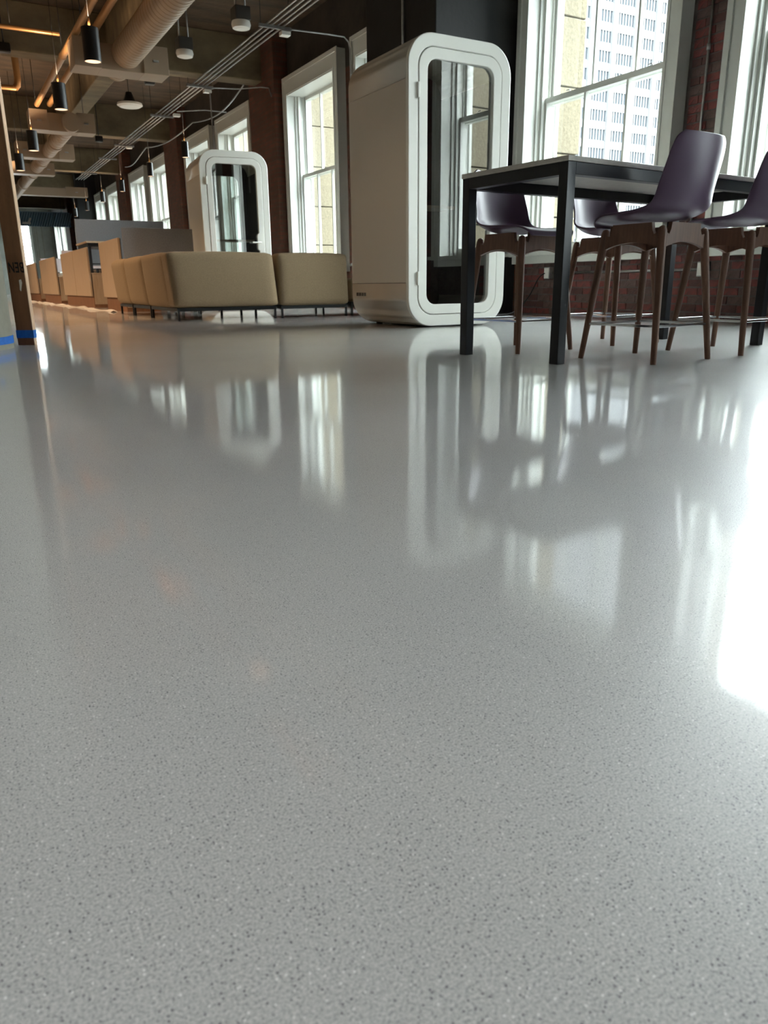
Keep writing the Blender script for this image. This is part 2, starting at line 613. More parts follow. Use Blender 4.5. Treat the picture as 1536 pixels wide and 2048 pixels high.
# pilasters and columns along the wall
def pillar(name, x0, x1, y0, y1, m, extra=None):
    return tag(MB().box(x0, x1, y0, y1, 0, CEIL).build(name, m, bevel=0.012), kind='structure')


colm = MB().box(4.96, WX, 7.62, 9.16, 0, CEIL)
colo = tag(colm.build('trim_1', M['column'], bevel=0.012), kind='structure')
MB().box(4.985, WX, 8.86, 8.90, 0, CEIL).build('groove', M['black'], colo)
pillar('trim_2', 5.86, WX, 14.42, 15.75, M['brick_far'])
pillar('trim_3', 5.86, WX, 21.25, 22.6, M['brick_far'])
pillar('trim_4', 5.86, WX, 28.1, 29.4, M['brick_far'])
pillar('trim_5', 5.35, WX, 35.0, 36.4, M['black'])
pillar('trim_6', 5.86, WX, 41.6, 43.0, M['brick_far'])

# beams
n = 7
for yb in (1.4, 8.4, 15.2, 22.0, 28.8, 35.6, 42.4):
    tag(MB().box(XL, WX, yb - 0.2, yb + 0.2, 4.05, CEIL).build('trim_%d' % n, M['beam'], bevel=0.015), kind='structure')
    n += 1
ys = [-7.0, 1.2, 1.6, 8.2, 8.6, 15.0, 15.4, 21.8, 22.2, 28.6, 29.0, 35.4, 35.8, 42.2]
for i in range(0, len(ys) - 1, 2):
    a, b = ys[i], ys[i + 1]
    tag(MB().box(3.08, 3.42, a, b, 4.07, CEIL).build('trim_%d' % n, M['beam'], bevel=0.015), kind='structure')
    n += 1

# end wall
ew = MB()
ew.box(XL, 3.9, Y1, Y1 + 0.3, 0, CEIL)
ew.box(3.9, 4.85, Y1, Y1 + 0.3, 0, 1.0)
ew.box(3.9, 4.85, Y1, Y1 + 0.3, 4.0, CEIL)
ew.box(4.85, WO, Y1, Y1 + 0.3, 0, CEIL)
tag(ew.build('wall_front', M['farwall']), kind='structure')
wroot = empty('window_15', (4.37, Y1, 1.0), None, None, kind='structure')
mb = MB().box(3.78, 3.9, Y1 - 0.05, Y1, 0.9, 4.1).box(4.85, 4.98, Y1 - 0.05, Y1, 0.9, 4.1)
mb.box(3.9, 4.85, Y1 - 0.05, Y1, 4.0, 4.12).box(3.9, 4.85, Y1 - 0.08, Y1, 0.93, 1.0)
mb.box(3.9, 4.85, Y1 + 0.1, Y1 + 0.15, 2.62, 2.68).box(4.36, 4.39, Y1 + 0.1, Y1 + 0.14, 1.0, 4.0)
mb.build('casing', M['white'], wroot, origin=(4.37, Y1, 1.0)).location = (0, 0, 0)
for z0, z1 in ((1.0, 2.62), (2.68, 4.0)):
    q = MB().add([(3.9, Y1 + 0.12, z0), (4.85, Y1 + 0.12, z0), (4.85, Y1 + 0.12, z1), (3.9, Y1 + 0.12, z1)], [(0, 1, 2, 3)])
    q.build('pane', M['glass'], wroot, origin=(4.37, Y1, 1.0), fix=False).location = (0, 0, 0)
mb = MB()
for x in (5.1, 5.22, 5.5, 6.0):
    mb.box(x, x + 0.03, Y1 - 0.04, Y1, 0, CEIL)
tag(mb.build('trim_%d' % n, M['plaster']), kind='structure')
n += 1

# ------------------------------------------------------------------ outside
G = -34.0
tag(MB().box(-40, 420, -260, 420, G - 0.5, G).build('street_ground', M['street']), kind='structure')
# limestone fins of the facade: courses are stones of their own
first = None
for i, (y, w, d) in enumerate(((1.62, 1.09, 0.55), (8.425, 1.085, 0.36), (15.225, 1.085, 1.3), (22.03, 1.085, 1.3), (28.83, 1.085, 1.3), (40.0, 3.2, 1.3),
                               (5.025, 0.425, 0.36), (11.83, 0.425, 0.36))):
    root = empty('stone_pier', (WO, y, 0), (
        'limestone pier outside, between the two windows nearest the table',
        'limestone pier outside the left edge of the large window behind the table',
        'limestone pier filling the view through the narrow window left of the large booth',
        'limestone pier outside the window above the small booth',
        'limestone pier outside the window pair over the tall grey screen',
        'limestone pier outside the farthest windows on the right',
        'narrow limestone pier outside the brick pier with the riser',
        'narrow limestone pier outside, hidden behind the large booth')[i], 'pier', 'limestone piers outside the windows')
    k = 0
    z = -1.0 if i not in (3, 4, 5) else -1.2
    while z < 6.2:
        h = 0.70 if i not in (3, 4, 5) else 1.4
        o = MB().box(0, d, -w, w, 0.006, h - 0.006).build('stone', M['lime'], root, bevel=0.008, seg=1)
        o.location = (0, 0, z)
        z += h
# white high-rise: bays of windows between precast bands
TY, TX0, BW, FH = 128.0, 90.0, 6.1, 3.6
root = empty('office_tower', (TX0, TY, G), 'white high-rise with rows of narrow windows seen through the large window', 'building')
NB, NF = 11, 42
tz0 = G
MB().box(0, NB * BW, 0.6, 30, 0, NF * FH + 2).build('core', M['towerglass'], root)
mb = MB()
for k in range(NF + 1):
    mb.box(0, NB * BW, 0.0, 0.7, k * FH, k * FH + 1.35)
mb.build('spandrel_bands', M['tower'], root)
mb = MB()
for k in range(NB + 1):
    mb.box(k * BW - 0.65, k * BW + 0.65, -0.35, 0.7, 0, NF * FH + 2)
mb.build('facade_piers', M['tower'], root)
wm = MB()
wm.box(0.65, BW - 0.65, 0.25, 0.45, 1.35, FH, 0)
nm = 6
for k in range(nm + 1):
    x = 0.65 + (BW - 1.3) * k / nm
    wm.box(x - 0.11, x + 0.11, 0.05, 0.5, 1.35, FH, 1)
wm.box(0.65, BW - 0.65, 0.05, 0.5, 1.35, 1.5, 1)
w0 = wm.build('window', [M['towerglass'], M['towerframe']], root, origin=(0, 0, 0))
for f in range(6, 26):
    for b in range(0, NB):
        o = w0 if (f == 6 and b == 0) else w0.copy()
        if o is not w0:
            C.objects.link(o)
        o.location = (b * BW, 0, f * FH)
um = MB()
for f in range(26, NF):
    for b in range(NB):
        for k in range(nm + 1):
            x = b * BW + 0.65 + (BW - 1.3) * k / nm
            um.box(x - 0.11, x + 0.11, 0.05, 0.5, f * FH + 1.35, f * FH + FH)
tag(um.build('upper_window', M['towerframe'], root, fix=False), kind='stuff')
# blue glazed block (seen mirrored in the booth door)
root = empty('glazed_block', (56, -100, G), 'blue glazed office block seen mirrored in the booth door', 'building')
MB().box(0, 30, -44, 44, 0, 90).build('core', M['bluecurtain'], root)
mb = MB()
for k in range(25):
    mb.box(-0.25, 0, -44, 44, k * 3.6, k * 3.6 + 0.5)
for k in range(23):
    mb.box(-0.4, 0, -44 + k * 4 - 0.15, -44 + k * 4 + 0.15, 0, 90)
mb.build('mullion_grid', M['towerglass'], root)


# ------------------------------------------------------------------ phone booths
def booth(loc, rz, label, scale=1.0):
    root = empty('phone_booth', loc, label, 'booth', 'white acoustic phone booths', rz)
    Wd, D, H, Z0 = 1.0, 0.98, 2.21, 0.012
    hw = Wd / 2
    T = 0.05
    outer = rrect(-hw, hw, Z0, H, 0.23, 12)
    inner = rrect(-hw + T, hw - T, Z0 + T, H - T, 0.23 - T, 12)
    zs_hi, zs_lo = 1.88, 0.365

    def clip(zmin, zmax, keep=None):
        """quads of the ring between two heights, split exactly at the seams"""
        n = len(outer)
        mb = MB()
        segs = []
        for i in range(n):
            j = (i + 1) % n
            a, b, c, d = outer[i], outer[j], inner[i], inner[j]
            lo, hi = sorted((a[1], b[1]))
            if abs(a[1] - b[1]) > 1.0:          # long straight side
                if zmin > lo and zmax < hi:
                    t0, t1 = zmin, zmax
                elif zmin <= lo and zmax < hi and zmax > lo:
                    t0, t1 = lo, zmax
                elif zmax >= hi and zmin > lo:
                    t0, t1 = zmin, hi
                else:
                    continue
                segs.append(((a[0], t0), (a[0], t1), (c[0], t0), (c[0], t1)))
            elif (a[1] + b[1]) / 2 > zmin and (a[1] + b[1]) / 2 < zmax:
                segs.append((a, b, c, d))
        for a, b, c, d in segs:
            y0, y1 = 0.02, D
            vs = [(p[0], y, p[1]) for p in (a, b, d, c) for y in (y0, y1)]
            # a0 a1 b0 b1 d0 d1 c0 c1
            mb.add(vs, [(0, 1, 3, 2)], 0, True)
            mb.add(vs, [(4, 5, 7, 6)], 0, True)
            mb.add(vs, [(0, 2, 4, 6), (1, 7, 5, 3)], 0)
            mb.add(vs, [(0, 6, 7, 1), (2, 3, 5, 4)], 0)
        return mb
    for nm, z0, z1 in (('shell_top', zs_hi + 0.002, 9), ('shell_base', -9, zs_lo - 0.002)):
        o = clip(z0, z1).build(nm, M['shell'], root)
    for s in (-1, 1):
        MB().box(*sorted((s * hw, s * (hw - T))), 0.02, D, zs_lo + 0.002, zs_hi - 0.002).build('side_panel', M['shell'], root)
    for s in (-1, 1):
        MB().box(*sorted((s * (hw - T), s * (hw - T - 0.02))), 0.03, D - 0.03, 0.25, 1.98).build('felt_lining', M['felt'], root)
    # front frame ring, door ring, glass
    g1 = rrect(-hw + 0.092, hw - 0.092, Z0 + 0.092, H - 0.092, 0.15, 12)
    MB().prism(outer, 'y', -0.012, 0.03, g1, sm=False).build('front_frame', M['boothw'], root, bevel=0.006)
    g2 = rrect(-hw + 0.097, hw - 0.097, Z0 + 0.097, H - 0.097, 0.146, 12)
    g3 = rrect(-hw + 0.178, hw - 0.178, Z0 + 0.178, H - 0.178, 0.085, 12)
    door = MB().prism(g2, 'y', -0.016, 0.03, g3).build('door', M['boothw'], root, bevel=0.005)
    g4 = rrect(-hw + 0.085, hw - 0.085, Z0 + 0.085, H - 0.085, 0.15, 12)
    g5 = rrect(-hw + 0.12, hw - 0.12, Z0 + 0.12, H - 0.12, 0.12, 12)
    MB().prism(g4, 'y', 0.031, 0.04, g5).build('gasket', M['gasket'], root)
    g6 = rrect(-hw + 0.172, hw - 0.172, Z0 + 0.172, H - 0.172, 0.09, 12)
    gl = MB()
    gl.add([(p[0], 0.004, p[1]) for p in g6], [tuple(range(len(g6)))])
    go = gl.build('door_glass', M['boothglass'], door, fix=False)
    go.rotation_euler.z = math.radians(2.2)     # the pane sits slightly askew in its rebate
    for z in (1.80, 0.40):
        MB().box(-hw + 0.082, -hw + 0.102, -0.028, -0.010, z - 0.055, z + 0.055).build('hinge', M['boothw'], door, bevel=0.003)
    # handle: round rosette with a lever, on the hinge-opposite stile
    hx = hw - 0.165
    mb = MB().prism([(hx + 0.045 * math.cos(t), 1.05 + 0.055 * math.sin(t)) for t in [2 * PI * k / 20 for k in range(20)]], 'y', -0.024, 0.01)
    mb.prism(rrect(hx - 0.04, hx + 0.05, 0.86, 1.06, 0.03, 4), 'y', -0.022, 0.01)
    mb.tube([(hx, -0.02, 0.97), (hx, -0.06, 0.97), (hx - 0.03, -0.068, 0.97), (hx - 0.13, -0.068, 0.97)], 0.010, 8)
    mb.build('handle', M['boothw'], door)
    # back: frame with a second glass
    g7 = rrect(-hw + 0.20, hw - 0.20, 0.55, H - 0.22, 0.10, 12)
    MB().prism(inner, 'y', D - 0.04, D - 0.005, g7).build('back_frame', M['felt'], root)
    MB().add([(p[0], D - 0.02, p[1]) for p in g7], [tuple(range(len(g7)))]).build('back_glass', M['glass'], root, fix=False)
    # interior: shelf desk, carpet
    MB().box(-hw + T + 0.02, hw - T - 0.02, D - 0.32, D - 0.05, 1.02, 1.045).build('desk_shelf', M['oak'], root)
    # vent slots low on the left side, and feet
    mb = MB()
    for k in range(4):
        mb.box(-hw - 0.003, -hw + 0.004, 0.72 + k * 0.048, 0.72 + k * 0.048 + 0.036, 0.255, 0.285)
    mb.build('vent_slots', M['gasket'], root)
    for x in (-0.3, 0.3):
        for y in (0.15, D - 0.15):
            MB().tube([(x, y, 0), (x, y, 0.03)], 0.03, 10).build('foot', M['black'], root)
    return root


booth((3.863, 5.559, 0), math.radians(0.5), 'tall white phone booth with a glass door standing beside the black table')
booth((3.918, 11.31, 0), math.radians(-5.0), 'smaller looking phone booth farther back, half hidden behind the sofa')


# ------------------------------------------------------------------ high table
TR = math.radians(5.4)
root = empty('counter_table', (2.40, 2.645, 0), 'black framed counter height table with a thin light top', 'table', rz=TR)
ht = 0.87
lw = 0.05
TL, TD = 1.66, 0.63
for x in (0, TL):
    for y in (0, TD):
        MB().box(x - lw / 2, x + lw / 2, y - lw / 2, y + lw / 2, 0, ht - 0.022).build('leg', M['bluesteel'], root, bevel=0.002)
for a in ((lw / 2, TL - lw / 2, -lw / 2, lw / 2), (lw / 2, TL - lw / 2, TD - lw / 2, TD + lw / 2),
          (-lw / 2, lw / 2, lw / 2, TD - lw / 2), (TL - lw / 2, TL + lw / 2, lw / 2, TD - lw / 2)):
    MB().box(*a, ht - 0.072, ht - 0.022).build('rail', M['bluesteel'], root, bevel=0.002)
MB().box(-lw / 2 - 0.004, TL + lw / 2 + 0.004, -lw / 2 - 0.004, TD + lw / 2 + 0.004, ht - 0.021, ht).build('tabletop', M['tabletop'], root, bevel=0.0015)


# ------------------------------------------------------------------ stools
def catmull(P, t):
    n = len(P) - 1
    t = min(max(t, 0), 0.99999) * n
    i = int(t)
    f = t - i
    p0, p1, p2, p3 = P[max(i - 1, 0)], P[i], P[i + 1], P[min(i + 2, n)]
    return [0.5 * ((2 * b) + (-a + c) * f + (2 * a - 5 * b + 4 * c - d) * f * f + (-a + 3 * b - 3 * c + d) * f ** 3)
            for a, b, c, d in zip(p0, p1, p2, p3)]


def stool(loc, rz, label):
    root = empty('counter_stool', loc, label, 'stool', 'plum shell stools around the counter table', rz)
    # centre line of the shell (y forward, z up, half width, side curl)
    P = [(0.215, 0.598, 0.150, 0.0), (0.205, 0.620, 0.175, 0.004), (0.150, 0.634, 0.200, 0.014), (0.05, 0.627, 0.212, 0.026),
         (-0.06, 0.624, 0.215, 0.036), (-0.14, 0.637, 0.212, 0.048), (-0.188, 0.678, 0.206, 0.060), (-0.207, 0.745, 0.199, 0.062),
         (-0.218, 0.82, 0.193, 0.052), (-0.226, 0.885, 0.186, 0.042), (-0.231, 0.932, 0.172, 0.034), (-0.234, 0.957, 0.138, 0.026)]
    NU, NV = 44, 17
    vs, fs = [], []
    for i in range(NU):
        t = i / (NU - 1)
        y, z, w, c = catmull(P, t)
        y2, z2, _, _ = catmull(P, min(t + 0.01, 1))
        y3, z3, _, _ = catmull(P, max(t - 0.01, 0))
        dy, dz = y2 - y3, z2 - z3
        l = math.hypot(dy, dz) or 1
        ny, nz = dz / l, -dy / l      # normal pointing up/forward side
        if nz < 0 and t < 0.4:
            ny, nz = -ny, -nz
        for k in range(NV):
            s = -1 + 2 * k / (NV - 1)
            curl = c * abs(s) ** 2.4
            # normal orientation: seat up, back forward
            vs.append((s * w, y + ny * curl, z + nz * curl))
    for i in range(NU - 1):
        for k in range(NV - 1):
            a = i * NV + k
            fs.append((a, a + 1, a + NV + 1, a + NV))
    sh = MB().add(vs, fs, 0, True).build('seat_shell', M['purple'], root, fix=False)
    so = sh.modifiers.new('thick', 'SOLIDIFY')
    so.thickness = 0.010
    so.offset = 0
    bv = sh.modifiers.new('bevel', 'BEVEL')
    bv.width = 0.003
    bv.segments = 2
    bv.limit_method = 'ANGLE'
    bv.angle_limit = math.radians(50)
    # legs
    ft, tp, zt = 0.208, 0.152, 0.590
    for sx in (-1, 1):
        for sy in (-1, 1):
            pts, rr = [], []
            for q, r in ((0, 0.0125), (0.02, 0.013), (0.45, 0.0165), (0.9, 0.0195), (0.965, 0.0195), (0.99, 0.015), (1.0, 0.006)):
                o = ft + (tp - ft) * q
                pts.append((sx * o, sy * o, zt * q))
                rr.append(r)
            MB().tube(pts, rr, 12).build('leg', M['walnut'], root)
    # arched aprons with notched ends
    for side in range(4):
        loop = []
        n = 10
        hw = 0.150
        for k in range(n + 1):
            u = -1 + 2 * k / n
            loop.append((u * hw, 0.498 + 0.028 * (1 - u * u)))
        loop += [(hw, 0.560), (hw - 0.012, 0.562), (hw - 0.030, 0.556), (hw - 0.040, 0.575), (hw - 0.045, 0.606),
                 (-hw + 0.045, 0.606), (-hw + 0.040, 0.575), (-hw + 0.030, 0.556), (-hw + 0.012, 0.562), (-hw, 0.560)]
        o = MB().prism(loop, 'y', 0.146, 0.166).build('apron', M['walnut'], root)
        o.rotation_euler.z = side * PI / 2
    # footrest: square bars
    zf = 0.165
    e = ft + (tp - ft) * zf / zt
    for side in range(4):
        o = MB().box(-e, e, e - 0.006, e + 0.006, zf - 0.006, zf + 0.006).build('footrest', M['chrome'], root, bevel=0.0015)
        o.rotation_euler.z = side * PI / 2
    return root


st0 = stool((2.905, 2.595, 0), TR, 'plum stool at the near side of the table, whole back toward the camera')
for loc, rz, lab in (((3.585, 2.65, 0), TR, 'plum stool cut off by the right edge of the picture'),
                     ((2.755, 3.37, 0), PI + TR + 0.03, 'plum stool across the table, between the two left table legs'),
                     ((3.53, 3.45, 0), PI + TR, 'plum stool across the table, behind the stool in front')):
    o = copy_tree(st0)
    o.location = loc
    o.rotation_euler.z = rz
    o['label'] = lab
    if loc[0] < 2.8:
        for ch in o.children:
            if ch.name.startswith('seat_shell'):
                ch.scale.z = 0.98


# ------------------------------------------------------------------ sectional sofa
def cushion(name, x0, x1, y0, y1, z0, z1, parent, r=0.05, lean=None, ax=1):
    """puffed box: subdivided, rounded edges, slightly bulged faces"""
    bm = bmesh.new()
    bmesh.ops.create_cube(bm, size=2)
    bmesh.ops.subdivide_edges(bm, edges=bm.edges, cuts=9, use_grid_fill=True)
    sx, sy, sz = (x1 - x0) / 2, (y1 - y0) / 2, (z1 - z0) / 2
    cx, cy, cz = (x0 + x1) / 2, (y0 + y1) / 2, (z0 + z1) / 2
    for v in bm.verts:
        p = [v.co.x, v.co.y, v.co.z]
        # concentrate vertices toward the edges
        q = [math.copysign(abs(c) ** 0.6, c) if c else 0 for c in p]
        w = [q[0] * sx, q[1] * sy, q[2] * sz]
        s = (sx, sy, sz)
        inn = [max(-(s[k] - r), min(s[k] - r, w[k])) for k in range(3)]
        d = Vector([w[k] - inn[k] for k in range(3)])
        if d.length > 1e-6:
            # cube corner to sphere
            d = d.normalized() * r
        b = 0.018 * (1 - q[1 - ax] ** 2) * (1 - q[2] ** 2)
        out = [inn[0] + d.x, inn[1] + d.y, inn[2] + d.z]
        if abs(q[ax]) > 0.98:
            out[ax] += math.copysign(b, w[ax])
        out[2] += 0.012 * (1 - q[0] ** 2) * (1 - q[1] ** 2) * (q[2] > 0.98)
        if lean:
            f = (out[2] + sz) / (2 * sz)
            out[0] += lean[0] * f
            out[1] += lean[1] * f
        v.co = (cx + out[0], cy + out[1], cz + out[2])
    for f in bm.faces:
        f.smooth = True
    me = bpy.data.meshes.new(name)
    bm.to_mesh(me)
    bm.free()
    me.materials.append(M['sofa'])
    o = bpy.data.objects.new(name, me)
    C.objects.link(o)
    o.parent = parent
    return o


def sofa_module(x, y, w, d, rz, label, back=True, hb=0.70, corner=False):
    """origin at the back-left foot; the back runs along local x at y=0, the seat extends to +y"""
    root = empty('sofa_module', (x, y, 0), label, 'sofa', 'cream sectional sofa modules', rz)
    g = 0.004
    if back:
        cushion('backrest', g, w - g, 0.0, 0.24, 0.135, hb, root, 0.045, lean=(0, 0.03))
    cushion('seat_cushion', g, w - g, 0.26 if back else 0.0, d, 0.16, 0.42, root, 0.05)
    mb = MB()
    for a in ((0.02, w - 0.02, 0.03, 0.06), (0.02, w - 0.02, d - 0.06, d - 0.03), (0.02, 0.05, 0.06, d - 0.06), (w - 0.05, w - 0.02, 0.06, d - 0.06)):
        mb.box(*a, 0.10, 0.135)
    mb.build('base_frame', M['black'], root)
    MB().box(0.03, w - 0.03, 0.05, d - 0.04, 0.136, 0.16).build('base_panel', M['black'], root)
    for lx in (0.035, w - 0.035):
        for ly in (0.045, d - 0.045):
            MB().box(lx - 0.012, lx + 0.012, ly - 0.012, ly + 0.012, 0, 0.10).build('leg', M['black'], root)
    return root


sofa_module(3.29, 8.20, 0.88, 0.95, 0, 'cream sofa module with its back to the camera, right of the seam')
sofa_module(4.20, 8.24, 0.62, 0.9, 0, 'backless cream seat module peeking out beside the tall booth', back=False)
for k, (ya, yb, lab) in enumerate(((8.20, 9.42, 'cream corner sofa module, its wide back to the camera left of the seam'),
                                   (9.43, 10.42, 'cream sofa module in the middle of the left wing'),
                                   (10.43, 11.28, 'cream sofa module at the far end of the left wing'))):
    root = empty('sofa_module', (2.10, ya, 0), lab, 'sofa', 'cream sectional sofa modules')
    w = yb - ya
    if k == 0:
        d = 1.18
        cushion('backrest', 0.0, d, 0.0, 0.24, 0.135, 0.70, root, 0.045, lean=(-0.05, 0.0))
        cushion('side_backrest', 0.0, 0.24, 0.18, w - 0.006, 0.135, 0.70, root, 0.045, lean=(-0.05, 0), ax=0)
        cushion('seat_cushion', 0.26, d - 0.01, 0.26, w - 0.026, 0.16, 0.42, root, 0.05)
    else:
        d = 0.95
        cushion('backrest', 0.0, 0.24, 0.010, w - 0.010, 0.135, 0.70, root, 0.07, lean=(-0.05, 0), ax=0)
        cushion('seat_cushion', 0.26, d, 0.024, w - 0.024, 0.16, 0.42, root, 0.05)
    mb = MB()
    x1 = d - 0.03
    mb.box(0.03, x1, 0.02, 0.05, 0.10, 0.135).box(0.03, x1, w - 0.05, w - 0.02, 0.10, 0.135)
    mb.box(0.03, 0.06, 0.05, w - 0.05, 0.10, 0.135).box(x1 - 0.03, x1, 0.05, w - 0.05, 0.10, 0.135)
    mb.build('base_frame', M['black'], root)
    for lx in (0.045, x1 - 0.015):
        for ly in (0.035, w - 0.035):
            MB().box(lx - 0.012, lx + 0.012, ly - 0.012, ly + 0.012, 0, 0.10).build('leg', M['black'], root)


# ------------------------------------------------------------------ workstations
def locker(y0, y1, z1, label, doors=1, x0=2.30, x1=2.85):
    root = empty('storage_cabinet', (x0, y0, 0), label, 'cabinet', 'oak storage cabinets ending the desk rows')
    w = y1 - y0
    d = x1 - x0
    MB().box(0.05, d, 0.02, w - 0.02, 0.06, 0.58).build('body', M['oak'], root, bevel=0.002)
    MB().box(0.04, d + 0.01, 0.01, w - 0.01, 0.58, 0.60).build('top_panel', M['oak'], root, bevel=0.002)
    MB().box(0.04, d - 0.02, 0.03, w - 0.03, 0, 0.2).build('plinth', M['board'], root)
    for k in range(doors):
        a, b = w * k / doors, w * (k + 1) / doors
        MB().box(0.0, 0.03, a + 0.02, b - 0.02, 0.2, z1).build('end_panel', M['oak'], root, bevel=0.002)
        MB().box(0.031, 0.04, a - 0.0, b + 0.0, 0.6, z1 - 0.01).build('panel_backing', M['gasket'], root)
    return root


locker(11.84, 13.45, 1.035, 'oak storage cabinet nearest the camera, right behind the sofa wing')
locker(14.67, 18.16, 1.03, 'long oak storage cabinet with two panels, second from the sofa', 2)
locker(19.20, 22.35, 1.02, 'two panel oak storage cabinet, third from the sofa', 2)
locker(23.4, 26.6, 1.01, 'oak storage cabinet farthest away in the desk rows', 2)


def desk(y0, y1, label, x0=2.38, x1=5.0):
    root = empty('desk', (x0, y0, 0), label, 'desk', 'desks between the oak cabinets')
    w = y1 - y0
    MB().box(0.3, x1 - x0, 0.0, w, 0.70, 0.73).build('desktop', M['oak'], root, bevel=0.002)
    MB().box(0.35, 0.8, 0.05, 0.45, 0.0, 0.69).build('pedestal', M['oak'], root, bevel=0.003)
    for x in (0.6, x1 - x0 - 0.1):
        for y in (0.08, w - 0.08):
            MB().box(x - 0.025, x + 0.025, y - 0.025, y + 0.025, 0, 0.70).build('leg', M['black'], root)
    return root


desk(13.47, 14.65, 'oak desk between the first and second cabinet', x0=2.42)
desk(18.36, 19.16, 'oak desk between the second and third cabinet')
root = empty('raised_shelf', (2.34, 14.72, 0.602), 'raised oak shelf on a black frame standing on the second cabinet', 'shelf')
MB().box(-0.03, 0.52, -0.06, 1.12, 0.50, 0.53).build('shelf_board', M['oak'], root, bevel=0.002)
MB().box(0.0, 0.48, -0.02, 1.08, 0.44, 0.50).build('frame_rail', M['black'], root)
for x in (0.0, 0.42):
    for y in (0.0, 1.02):
        MB().box(x, x + 0.05, y, y + 0.05, 0.0, 0.44).build('leg', M['black'], root)
MB().box(0.0, 0.46, 0.01, 0.03, 0.14, 0.16).build('cross_bar', M['black'], root)
desk(22.75, 23.35, 'oak desk behind the third cabinet')


def screen(y, x0, x1, z0, z1, label, m='screen'):
    root = empty('privacy_screen', (x0, y, 0), label, 'screen', 'grey felt privacy screens')
    MB().box(0, x1 - x0, 0, 0.035, z0, z1).build('felt_panel', M[m], root, bevel=0.006)
    for x in ((0.62 if x1 - x0 > 1.3 else 0.7), x1 - x0 - 0.05):
        MB().box(x - 0.03, x + 0.03, 0.0, 0.03, 0, z0).build('post', M['black'], root)


screen(11.78, 2.36, 3.38, 0.45, 1.17, 'lower dark grey privacy screen behind the sofa')
screen(16.0, 2.36, 4.02, 0.75, 1.59, 'tall light grey privacy screen rising over the cabinets')
screen(18.3, 2.08 + 0.28, 3.2, 0.75, 1.12, 'small pale privacy screen beside the second cabinet', 'paleboard')
screen(22.7, 2.38, 3.2, 0.75, 1.10, 'small pale privacy screen beyond the third cabinet', 'paleboard')
# thin wavy white ribbon along the foot of the cabinets
mb = MB()
pts = []
N = 60
for k in range(N + 1):
    y = 11.9 + 11.0 * k / N
    x = 2.10 + 0.05 * math.sin(k * 0.5) - 0.010 * k / 6
    pts.append((x, y))
vs, fs = [], []
for k, (x, y) in enumerate(pts):
    ww = 0.09 + 0.03 * math.sin(k * 1.7)
    z = 0.006 + 0.012 * (1 + math.sin(k * 0.9))
    vs += [(x, y, 0.002), (x + ww * 0.5, y, z + 0.006), (x + ww, y, 0.002)]
for k in range(N):
    a = k * 3
    fs += [(a, a + 1, a + 4, a + 3), (a + 1, a + 2, a + 5, a + 4)]
tag(mb.add(vs, fs, 0, True).build('white_ribbon', M['strip'], fix=False), 'wavy white ribbon lying along the foot of the cabinets', 'strip')

# ------------------------------------------------------------------ round column and corner board
root = empty('round_column', (-0.155, 5.42, 0), 'round grey column cut off by the left edge of the picture', 'column')
R = 0.5
nn = 48
MB().tube([(0, 0, 0.0), (0, 0, CEIL)], R, nn).build('shaft', M['plaster'], root)
ring = lambda r: [(r * math.cos(2 * PI * k / nn), r * math.sin(2 * PI * k / nn)) for k in range(nn)]
MB().prism(ring(R + 0.003), 'z', 0.03, 0.075, ring(R - 0.002)).build('masking_tape', M['tape'], root)
a0 = math.radians(-39)
MB().obox((math.cos(a0) * (R + 0.001), math.sin(a0) * (R + 0.001), 0.185), (0.004, 0.035, 0.035), rz=a0, rx=0.7).build('tape_patch', M['tape'], root)
th = math.radians(-30)      # board faces turned toward the windows
bw, bt, bh = 0.105, 0.038, 4.2
BO = (0.468, 5.475)
root = empty('corner_board', (BO[0], BO[1], 0), 'brown upright board with upside down handwriting beside the round column', 'board', rz=th)
MB().box(-bw, 0, 0.0, bt, 0.0, bh).build('plank', M['board'], root)
MB().box(0.0, 0.004, -0.0005, bt + 0.0005, 0.0, bh).build('pine_edge', M['lit_edge'], root)
MB().box(-bw - 0.002, 0.006, -0.003, bt + 0.003, 0.045, 0.095).build('masking_tape', M['tape'], root)
fc = bpy.data.curves.new('lettering', 'FONT')
fc.body = 'BEN'
fc.size = 0.088
fc.extrude = 0.0006
fc.offset = 0.0012
fc.space_character = 1.1
fc.materials.append(M['ink'])
tmp = bpy.data.objects.new('lettering', fc)
C.objects.link(tmp)
bpy.context.view_layer.update()
me = bpy.data.meshes.new_from_object(tmp.evaluated_get(bpy.context.evaluated_depsgraph_get()))
bpy.data.objects.remove(tmp)
lt = bpy.data.objects.new('lettering', me)
C.objects.link(lt)
lt.parent = root
lt.scale = (0.60, 1, 1)
# stand the text on the face pointing to the camera, upside down
lt.rotation_euler = (PI / 2, PI, 0)
lt.location = (0.006, -0.002, 0.512)
mb = MB()
sp = [(x, z - 0.095) for x, z in ((-0.040, 0.50), (-0.026, 0.505), (-0.022, 0.485), (-0.030, 0.455), (-0.036, 0.432), (-0.042, 0.44), (-0.040, 0.47))]
mb.prism(sp, 'y', -0.0015, 0.0005).build('paint_smear', M['whitebox'], root)

# ------------------------------------------------------------------ ceiling services
# spiral duct 1
def spiral_duct(name, X, Z, r, y0, y1, label, step=0.11, collars=(), axis=None):
    root = empty(name, (X, y0, Z), label, 'duct')
    pts, rr = [], []
    y = y0
    while y < y1:
        for dy, dr in ((0, 0), (0.008, 0.006), (0.022, 0.006), (0.030, 0)):
            pts.append((0, y + dy - y0, 0))
            rr.append(r + dr)
        y += step
    pts.append((0, y1 - y0, 0))
    rr.append(r)
    MB().tube(pts, rr, 32).build('spiral_pipe', M['duct'], root)
    for c in collars:
        MB().tube([(0, c - y0 - 0.03, 0), (0, c - y0 + 0.12, 0)], r + 0.02, 32).build('collar', M['duct'], root)
    return root


